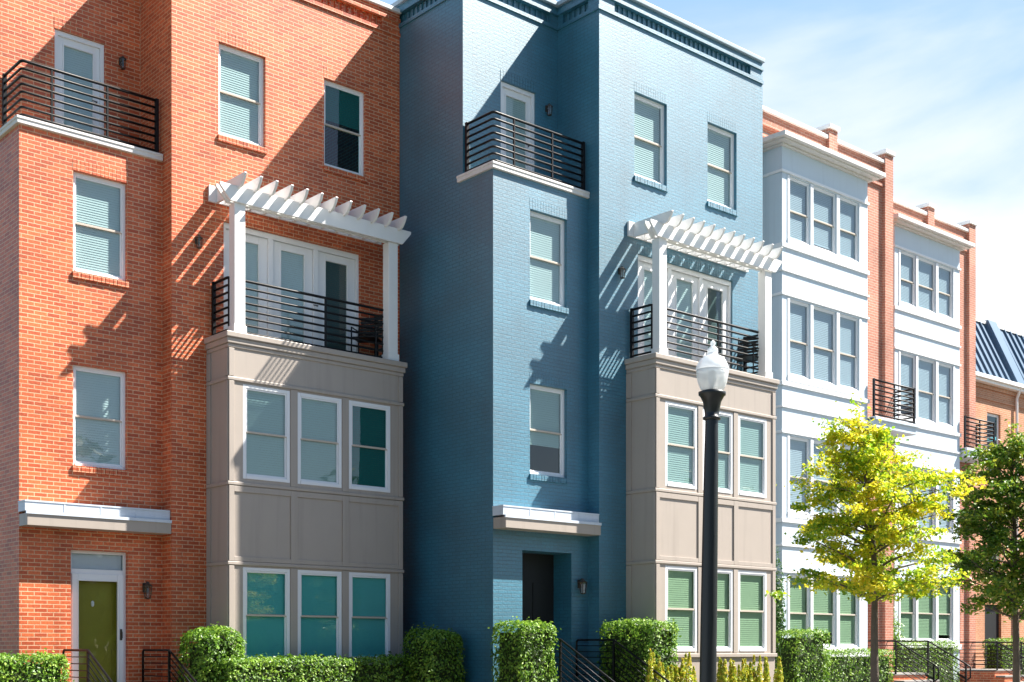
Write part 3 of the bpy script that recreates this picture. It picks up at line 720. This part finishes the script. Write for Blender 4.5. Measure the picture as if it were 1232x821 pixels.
patio_chair(15.13+6.35, 17.1, EZ+.19+5.475, -1.2, 'black slatted patio chair at the right end of the blue house balcony')

# ------------------------------------------------------------------ houses with pale bays
def bay_house(name, X0, X1, Yb, dz, b0, label, balcony_label=None):
    z = EZ+dz; Yw = Yb+.55; YB = Yw+9; B0, B1 = b0, b0+3.45; Yp = Yw-.09
    h = thing(name, ((X0+X1)/2, Yw+2, 0), label, 'townhouse')
    fW, fB, fBL = face_front(Yw), face_front(Yb), face_left(B0)
    ent = (B1+.35, X1-.75, z-.85, z+1.6)
    bdoor = (B1+.45, X1-.65, z+5.75, z+7.85)
    mb = MB(); T = z+12.55
    sheet(mb, fW, X0, X1, 0, T, [(B0+.2, B1-.2, z-.2, z+11.3, 0), (*ent, .5), (X0+.25, X1-.5, z+12.02, z+12.2, .07)])
    sheet(mb, face_left(X0), Yw, YB, 0, T); sheet(mb, face_right(X1), Yw, YB, 0, T)
    mb.quad((X0, YB, 0), (X1, YB, 0), (X1, YB, T), (X0, YB, T))
    fbox(mb, fW, X0, X1, .001, .05, z+11.94, z+12.01); fbox(mb, fW, X0, X1, .001, .06, z+12.21, z+12.28)
    fbox(mb, fW, X0+.25, X1-.5, -.08, -.068, z+12.02, z+12.2)
    mb.build('brick_wall', 'rose', h)
    mb = MB(); mb.box(X0, X1+.03, Yw-.07, Yw+.32, T, T+.09); mb.box(X0-.03, X0+.3, Yw+.32, YB, T, T+.09); mb.build('coping', 'white', h, bevel=.01)
    mb = MB(); mb.box(X0+.02, X1-.02, Yw+.02, YB-.02, z+12.0, z+12.1); mb.build('roof', 'concrete', h)
    mb = MB()
    for lv in (-.85, 2.3, 5.5, 8.7): mb.box(X0+.05, X1-.05, Yw+.6, YB-.05, z+lv, z+lv+.1)
    mb.box(X0+.05, X1-.05, Yw+4, Yw+4.1, .02, z+12.0); mb.build('interior', 'inside', h)
    # brick piers with stone caps running back over the parapet
    for u0, u1, fr in ((X1-.37, X1, 0), (B0+2.5, B0+2.85, z+11.6)):
        mb = MB(); mb.box(u0, u1, Yp, Yw+.45 if fr else Yw+.45, fr+.0, z+12.80); p = mb.build('pier', 'rose', h)
        mb = MB(); mb.box(u0-.04, u1+.04, Yp-.05, Yw+.52, z+12.80, z+12.90); mb.build('pier_cap', 'white', p, bevel=.01)
    # the bay
    ws = [(B0+.28, B0+1.08), (B0+1.19, B0+2.13), (B0+2.26, B0+3.08)]
    rows = [(9.50, 10.96), (6.34, 8.12), (3.18, 4.94), (.05, 1.72)]
    wins = [(a, b, z+c, z+d) for c, d in rows for a, b in ws]
    mb = MB(); sheet(mb, fB, B0, B1, 0, z+11.6, [(*w, .10) for w in wins]); sheet(mb, fBL, Yb, Yw, 0, z+11.6); sheet(mb, face_right(B1), Yb, Yw, 0, z+11.6)
    mb.quad((B0, Yb, z+11.6), (B1, Yb, z+11.6), (B1, Yw, z+11.6), (B0, Yw, z+11.6))
    bay = mb.build('bay', 'bay_white', h)
    mb = MB()
    for zz, zh, pr in ((10.99, 11.05, .035), (9.26, 9.36, .04), (8.71, 8.76, .035), (8.16, 8.22, .035), (6.08, 6.18, .04), (5.57, 5.62, .035), (4.98, 5.04, .035), (2.92, 3.02, .04), (2.37, 2.42, .035), (1.76, 1.82, .035), (-.2, -.05, .05)):
        mb.box(B0-pr, B1+pr, Yb-pr, Yb-.001, z+zz, z+zh); mb.box(B0-pr, B0-.001, Yb, Yw-.003, z+zz, z+zh); mb.box(B1+.001, B1+pr, Yb, Yw-.003, z+zz, z+zh)
    for c, d in rows:                                 # casings round each row of windows
        for u0, u1 in ((B0+.19, B0+.28), (B0+1.08, B0+1.19), (B0+2.13, B0+2.26), (B0+3.08, B0+3.17)):
            fbox(mb, fB, u0, u1, .002, .014, z+c-.12, z+d+.0)
        fbox(mb, fB, B0+.19, B0+3.17, .0165, .03, z+c-.14, z+c-.004)
    mb.build('band', 'trim', bay, bevel=.006)
    mb = MB()
    for z0, z1, pr in ((11.58, 11.63, .08), (11.63, 11.67, .22), (11.67, 11.78, .32)): mb.box(B0-pr, B1+pr, Yb-pr, Yw-.003, z+z0, z+z1)
    mb.build('bay_cornice', 'stone', bay, bevel=.012)
    for i, w in enumerate(wins):
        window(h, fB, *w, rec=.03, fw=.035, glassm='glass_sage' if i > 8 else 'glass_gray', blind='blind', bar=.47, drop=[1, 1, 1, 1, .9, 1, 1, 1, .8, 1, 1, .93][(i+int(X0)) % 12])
    for zz in (10.5, 7.45, 4.3):
        mb = MB(); fbox(mb, fW, B1+.06, B1+.36, .002, .05, z+zz, z+zz+.3); mb.build('stone_block', 'white', h, bevel=.01)
    # balcony on the second floor between the bay and the pier
    Yf = Yb-.15
    mb = MB(); mb.box(B1+.06, X1+.12, Yf, Yw-.01, z+5.50, z+5.74); mb.box(B1+.06, X1+.16, Yf-.05, Yw-.01, z+5.68, z+5.76); sl = mb.build('balcony_slab', 'bay_white', h, bevel=.01)
    railing(h, [(B1+.10, Yf+.05), (X1+.07, Yf+.05), (X1+.07, Yw-.05)], z+5.76, .92, [(B1+.12, Yf+.05, .05), ((B1+X1)/2+.1, Yf+.05, .034), (X1+.07, Yf+.05, .05), (X1+.07, Yw-.06, .05)], corner_r=.03)
    # entrance: white door surround, dark door, lamp
    mb = MB(); fD = face_front(Yw+.45)
    fbox(mb, fD, ent[0], ent[1], -.05, 0, ent[2], ent[3]); o = mb.build('door', 'dark_door', h)
    mb = MB(); mb.lathe([(.01, -.03), (.03, -.02), (.03, .02), (.01, .03)], fD(ent[1]-.12, .04, ent[2]+1.0), 8); mb.build('handle', 'bronze', o)
    return h
M['glass_gray'] = glass('grey_glass', (.58, .68, .74))
bay_house('bay_townhouse', 22.60, 29.52, 18.2, 0.0, 24.2, 'brick townhouse with a pale blue bay, next to the blue painted house')
bay_house('bay_townhouse', 29.56, 36.75, 19.9, .18, 31.55, 'brick townhouse with a pale blue bay, between its twin and the mansard roofed house')

# ------------------------------------------------------------------ mansard house at the end
def mansard_house():
    X0, X1, Y0, z = 36.78, 52.0, 22.0, EZ
    h = thing('mansard_townhouse', ((X0+X1)/2, Y0+3, 0), 'orange brick house with dark ribbed mansard roof at the row end', 'townhouse')
    f = face_front(Y0); Ze = z+8.96
    ws = [(40.45, 41.35, z+5.85, z+7.95), (43.9, 44.9, z+5.85, z+7.95), (40.45, 41.35, z+2.6, z+4.4), (43.9, 44.9, z+2.6, z+4.4), (40.3, 41.4, z-.8, z+1.5), (43.9, 44.9, z-.2, z+1.5)]
    mb = MB(); sheet(mb, f, X0, X1, 0, Ze, [(*w, .14) for w in ws]); sheet(mb, face_left(X0), Y0, Y0+10, 0, Ze); sheet(mb, face_right(X1), Y0, Y0+10, 0, Ze)
    mb.quad((X0, Y0+10, 0), (X1, Y0+10, 0), (X1, Y0+10, Ze), (X0, Y0+10, Ze))
    fbox(mb, f, X0, X1, .001, .06, z+8.72, z+8.80); fbox(mb, f, X0, X1, .001, .04, z+8.35, z+8.42)
    fbox(mb, f, X0, X1, .001, .03, z+8.80, z+9.02)
    mb.build('brick_wall', 'tan', h)
    for w in ws[:4]: window(h, f, *w, glassm='glass_teal', blind=None, lintel='tan', sill='tan')
    window(h, f, *ws[5], glassm='glass_teal', blind='blind', lintel='tan')
    mb = MB(); fbox(mb, f, *ws[4][:2], -.14, -.09, *ws[4][2:]); mb.build('door', 'dark_door', h)
    mb = MB(); mb.box(X0, X1, Y0-.30, Y0+.1, Ze, Ze+.14); mb.box(X0, X1, Y0-.22, Y0+.05, Ze-.10, Ze); mb.build('gutter', 'white', h, bevel=.015)
    zt = z+11.33; y1 = Y0+.95; y0 = Y0-.12
    mb = MB(); mb.quad((X0, y0, Ze+.14), (X1, y0, Ze+.14), (X1, y1, zt), (X0, y1, zt)); mb.quad((X0, y1, zt), (X1, y1, zt), (X1, Y0+10, zt), (X0, Y0+10, zt))
    mb.poly([(X0, y0, Ze+.14), (X0, y1, zt), (X0, Y0+10, zt), (X0, Y0+10, Ze+.14)])
    mb.poly([(X1, y0, Ze+.14), (X1, y1, zt), (X1, Y0+10, zt), (X1, Y0+10, Ze+.14)]); rf = mb.build('roof', 'mansard', h)
    mb = MB(); u = X0+.2
    dy, dzz = y1-y0, zt-Ze-.14; ln = math.hypot(dy, dzz); ny, nz = -dzz/ln, dy/ln
    while u < X1:
        e = .07; a, b = (y0, Ze+.14), (y1, zt)
        mb.prism([a, b, (b[0]+ny*e, b[1]+nz*e), (a[0]+ny*e, a[1]+nz*e)], 'x', u, u+.045); u += .42
    mb.build('seam', 'mansard', rf)
    mb = MB(); mb.box(X0, X1, y1-.06, y1+.12, zt, zt+.1); mb.build('ridge_cap', 'stone', rf)
    # party wall upstand clad in metal, and the downpipe under it
    mb = MB(); mb.prism([(y0-.16, Ze+.12), (y1-.12, zt+.14), (Y0+6, zt+.14), (Y0+6, Ze+.12)], 'x', 42.05, 42.60); mb.build('party_wall', 'mansard', h)
    mb = MB(); mb.tube([(42.32, Y0-.22, Ze+.02), (42.32, Y0-.08, Ze-.35), (42.32, Y0-.08, .2)], .05, 8); mb.build('downpipe', 'white', h)
    return h
mansard_house()
entrance_stair('entrance_stair', 0, 18.75, EZ-.60, 27.75, 29.3, 'brick stairs of the nearer pale bay house behind the yellow tree', run=1.2, n=4)
entrance_stair('entrance_stair', 0, 20.45, EZ-.60, 35.1, 36.6, 'brick stairs of the farther pale bay house left of the green tree trunk', run=1.6, n=4)

def px_at(px, Y):
    A = math.radians(41.2066); k = (px-616)/1549.
    return Y*(k*math.cos(A)+math.sin(A))/(math.cos(A)-k*math.sin(A))
# ------------------------------------------------------------------ street lamp
def street_lamp():
    x, y = px_at(850, 10.5), 10.5
    h = thing('street_lamp', (x, y, .11), 'black post street lamp with ribbed glass acorn globe', 'street lamp')
    c = (x, y, .11); B = 4.66
    m2 = MB().lathe([(.25, 0), (.25, .10), (.22, .14), (.20, .30), (.17, .42), (.165, .60), (.13, .66), (.125, .72)], c, 20); m2.build('base', 'pole', h, smooth=True)
    MB().lathe([(.112, .70), (.105, 1.2), (.103, 2.0), (.097, 3.0), (.088, 4.0), (.080, B-.20), (.080, B-.19)], c, 20, ribs=10, rib=.03).build('pole', 'pole', h, smooth=True)
    MB().lathe([(.085, B-.20), (.110, B-.19), (.112, B-.165), (.088, B-.15), (.092, B-.10), (.115, B+.03), (.150, B+.10), (.170, B+.115), (.172, B+.15), (.140, B+.165), (.12, B+.17)], c, 24).build('capital', 'pole', h, smooth=True)
    g = MB().lathe([(.115, B+.165), (.150, B+.20), (.180, B+.28), (.196, B+.37), (.200, B+.43)], c, 48, ribs=16, rib=.02).build('globe', 'acorn', h, smooth=True)
    MB().lathe([(.202, B+.425), (.208, B+.44), (.196, B+.485), (.165, B+.55), (.115, B+.60), (.068, B+.62), (.066, B+.645)], c, 48, ribs=16, rib=.012).build('globe_roof', 'acorn_top', h, smooth=True)
    MB().lathe([(.05, B+.64), (.068, B+.66), (.064, B+.70), (.04, B+.72), (.022, B+.735), (.034, B+.76), (.030, B+.785), (.006, B+.81)], c, 16).build('finial', 'acorn_top', h, smooth=True)
    MB().lathe([(.03, B+.17), (.03, B+.25), (.045, B+.27), (.05, B+.40), (.02, B+.44)], c, 12).build('bulb', 'trim', h, smooth=True)
    h.rotation_euler = (0, math.radians(1.3), 0)
    return h
def acorn(name, col, a, b):
    m, nt, out = new_mat(name)
    tr = N(nt, 'ShaderNodeBsdfTransparent'); tr.inputs['Color'].default_value = (.95, .97, .98, 1)
    b1 = N(nt, 'ShaderNodeBsdfPrincipled'); b1.inputs['Base Color'].default_value = rgba(col); b1.inputs['Roughness'].default_value = .08; b1.inputs['Specular IOR Level'].default_value = .9
    tl = N(nt, 'ShaderNodeBsdfTranslucent'); tl.inputs['Color'].default_value = rgba(col)
    m1 = N(nt, 'ShaderNodeMixShader'); m1.inputs[0].default_value = b; L(nt, b1, 'BSDF', m1, 1); L(nt, tl, 'BSDF', m1, 2)
    m2 = N(nt, 'ShaderNodeMixShader'); m2.inputs[0].default_value = a; L(nt, tr, 'BSDF', m2, 1); L(nt, m1, 'Shader', m2, 2)
    L(nt, m2, 'Shader', out, 'Surface'); return m
M['acorn'] = acorn('acorn_glass', (.84, .86, .86), .70, .45)
M['acorn_top'] = acorn('acorn_glass_top', (.80, .83, .86), .78, .5)
street_lamp()

# ------------------------------------------------------------------ planting
hedge('box_hedge', 6.75, 7.95, 19.3, 20.3, EZ-.06, 'clipped square hedge left of the red house stairs', seed=1)
hedge('round_shrub', 9.95, 11.0, 19.15, 20.15, EZ+.36, 'rounded clipped shrub between red house stairs and its bay', cat='shrub', seed=5, rnd_r=.42)
hedge('box_hedge', 10.35, 14.3, 18.85, 19.65, EZ-.11, 'long low hedge under the red house bay windows', seed=2)
hedge('box_hedge', 14.05, 15.05, 18.3, 19.3, EZ+.40, 'dark tall shrub in the corner against the blue side wall', cat='shrub', mat='hedge', seed=3, rnd_r=.3)
hedge('box_hedge', 14.75, 15.70, 16.62, 17.5, EZ+.47, 'square clipped shrub left of the blue house stairs', cat='shrub', seed=4)
hedge('box_hedge', 17.24, 18.14, 15.9, 17.3, EZ+.52, 'square clipped shrub right of the blue house stairs', cat='shrub', seed=6)
rr = random.Random(9)
for k in range(10):
    px = [784, 796, 812, 826, 868, 885, 897, 908, 922, 935][k]
    A = math.radians(41.2066); kk = (px-616)/1549.; Y = 16.25-(.45 if k < 4 else 0); X = Y*(kk*math.cos(A)+math.sin(A))/(math.cos(A)-kk*math.sin(A))
    top = [.02, -.2, -.24, -.05, -.08, -.16, -.14, -.12, -.16, -.12][k]
    column_plant((X, Y, 0), .30+.06*rr.random(), EZ+top, 'small golden upright conifer in the row before the blue house bay', 20+k, 'golden conifers before the blue house bay')
hedge('box_hedge', 23.15, 24.45, 17.0, 17.7, EZ+.42, 'tall clipped hedge at the near corner of the first pale bay', seed=7, dens=560)
hedge('box_hedge', 24.5, 27.4, 17.2, 17.8, EZ+.0, 'low hedge under the first pale bay windows', seed=8, dens=520)
shrub('evergreen_shrub', (23.72, 18.0, 2.4), .42, .35, 1.75, 'slender dark evergreen in the gap beside the blue house', mat='hedge_dark', n=2600, seed=11)
hedge('box_hedge', 30.2, 33.3, 18.9, 19.6, EZ+.22, 'clipped hedge behind the stair rail under the second pale bay', seed=12, dens=480)
shrub('evergreen_shrub', (30.55, 19.4, 1.9), .55, .4, 1.1, 'loose green shrub against the pier under the second pale bay', mat='hedge', n=1500, seed=13)
hedge('box_hedge', 36.9, 40.0, 19.5, 20.3, EZ+.3, 'hedge behind the green tree trunk by the row end', seed=14, dens=440)

def prof1(t): return (1.14 if t < .5 else 1.14-.9*(t-.5)/.5)
tree('street_tree', (px_at(1052, 10.5), 10.5, .11), EZ+3.55, EZ+.72, prof1, (-.35, .1), 'young street tree with bright yellow green leaves on the pavement', 'yellow_leaf', 7, per=520, limbs=62, leaf=.072, tiers=8, squash=.38)
def prof2(t): return .75+.7*math.sin(min(1, t*1.25+.12)*math.pi)*.9 if t < .75 else 1.0-.9*(t-.75)/.25
tree('street_tree', (px_at(1222, 10.5), 10.5, .11), EZ+3.75, EZ+.55, prof2, (.05, .1), 'darker green street tree at the right end of the pavement', 'green_leaf', 19, per=540, limbs=58, squash=.45)

# ------------------------------------------------------------------ light, sky, camera
sun_dir = Vector((1.93, -1.0, 2.63)).normalized()
el = math.asin(sun_dir.z); az = math.atan2(sun_dir.x, sun_dir.y)
sd = bpy.data.lights.new('sun', 'SUN'); sd.energy = 5.0; sd.angle = math.radians(.53); sd.color = (1.0, .945, .86)
so = bpy.data.objects.new('sun', sd); C.objects.link(so); so.rotation_euler = sun_dir.to_track_quat('Z', 'Y').to_euler(); so.location = (20, -20, 40)
w = bpy.data.worlds.new('World'); sc.world = w; w.use_nodes = True; nt = w.node_tree; nt.nodes.clear()
out = N(nt, 'ShaderNodeOutputWorld'); bg = N(nt, 'ShaderNodeBackground'); bg.inputs['Strength'].default_value = .05
sky = N(nt, 'ShaderNodeTexSky'); sky.sky_type = 'NISHITA'; sky.sun_disc = False; sky.sun_elevation = el; sky.sun_rotation = az
sky.air_density = 1.0; sky.dust_density = .6; sky.ozone_density = 1.4
tc = N(nt, 'ShaderNodeTexCoord')
# broken cloud and a high veil, thick over the roofs to the north-east, clear over the street
mp = N(nt, 'ShaderNodeMapping'); mp.inputs['Scale'].default_value = (1.3, 1.3, 4.2); mp.inputs['Rotation'].default_value = (.0, .32, .3); mp.inputs['Location'].default_value = (.35, .2, .1)
L(nt, tc, 'Generated', mp, 'Vector')
nz = N(nt, 'ShaderNodeTexNoise'); nz.inputs['Scale'].default_value = 1.7; nz.inputs['Detail'].default_value = 9; nz.inputs['Roughness'].default_value = .52; nz.inputs['Distortion'].default_value = .35
L(nt, mp, 'Vector', nz, 'Vector')
dt = N(nt, 'ShaderNodeVectorMath', operation='DOT_PRODUCT'); dt.inputs[1].default_value = (.81, .42, -.42); L(nt, tc, 'Generated', dt, 0)
wt_ = N(nt, 'ShaderNodeMapRange'); wt_.interpolation_type = 'SMOOTHSTEP'; wt_.inputs['From Min'].default_value = .42; wt_.inputs['From Max'].default_value = .82; L(nt, dt, 'Value', wt_, 'Value')
ad = N(nt, 'ShaderNodeMath', operation='MULTIPLY_ADD'); ad.inputs[1].default_value = .42; L(nt, wt_, 'Result', ad, 0)
sb = N(nt, 'ShaderNodeMath', operation='SUBTRACT'); sb.inputs[1].default_value = .12; L(nt, nz, 'Fac', sb, 0); L(nt, sb, 'Value', ad, 2)
rp = N(nt, 'ShaderNodeMapRange'); rp.interpolation_type = 'SMOOTHSTEP'; rp.inputs['From Min'].default_value = .50; rp.inputs['From Max'].default_value = .80; rp.inputs['To Max'].default_value = .92
L(nt, ad, 'Value', rp, 'Value')
d2 = N(nt, 'ShaderNodeVectorMath', operation='DOT_PRODUCT'); d2.inputs[1].default_value = (.35, .93, 0); L(nt, tc, 'Generated', d2, 0)
ve = N(nt, 'ShaderNodeMapRange'); ve.interpolation_type = 'SMOOTHSTEP'; ve.inputs['From Min'].default_value = -.1; ve.inputs['From Max'].default_value = .7; ve.inputs['To Max'].default_value = .75; L(nt, d2, 'Value', ve, 'Value')
m0 = N(nt, 'ShaderNodeMix', data_type='RGBA'); m0.inputs['B'].default_value = (3.0, 4.7, 6.8, 1); L(nt, ve, 'Result', m0, 'Factor'); L(nt, sky, 'Color', m0, 'A')
mx = N(nt, 'ShaderNodeMix', data_type='RGBA'); mx.inputs['B'].default_value = (6.7, 6.9, 7.2, 1)
L(nt, rp, 'Result', mx, 'Factor'); L(nt, m0, 'Result', mx, 'A'); L(nt, mx, 'Result', bg, 'Color'); L(nt, bg, 'Background', out, 'Surface')

cam = bpy.data.cameras.new('camera'); co = bpy.data.objects.new('camera', cam); C.objects.link(co)
co.location = (0, 0, EZ); co.rotation_euler = (math.radians(90), 0, -math.radians(41.2066))
cam.sensor_fit = 'HORIZONTAL'; cam.sensor_width = 36; cam.lens = 1549/1232*36; cam.shift_y = (781-410.5)/1232; cam.clip_end = 2000; cam.clip_start = .05
sc.camera = co
vs_ = sc.view_settings; vs_.view_transform = 'Standard'; vs_.look = 'None'; vs_.gamma = 1; vs_.exposure = 1.75; vs_.use_curve_mapping = False
sc.cycles.max_bounces = 8; sc.cycles.transparent_max_bounces = 12; sc.cycles.use_denoising = True
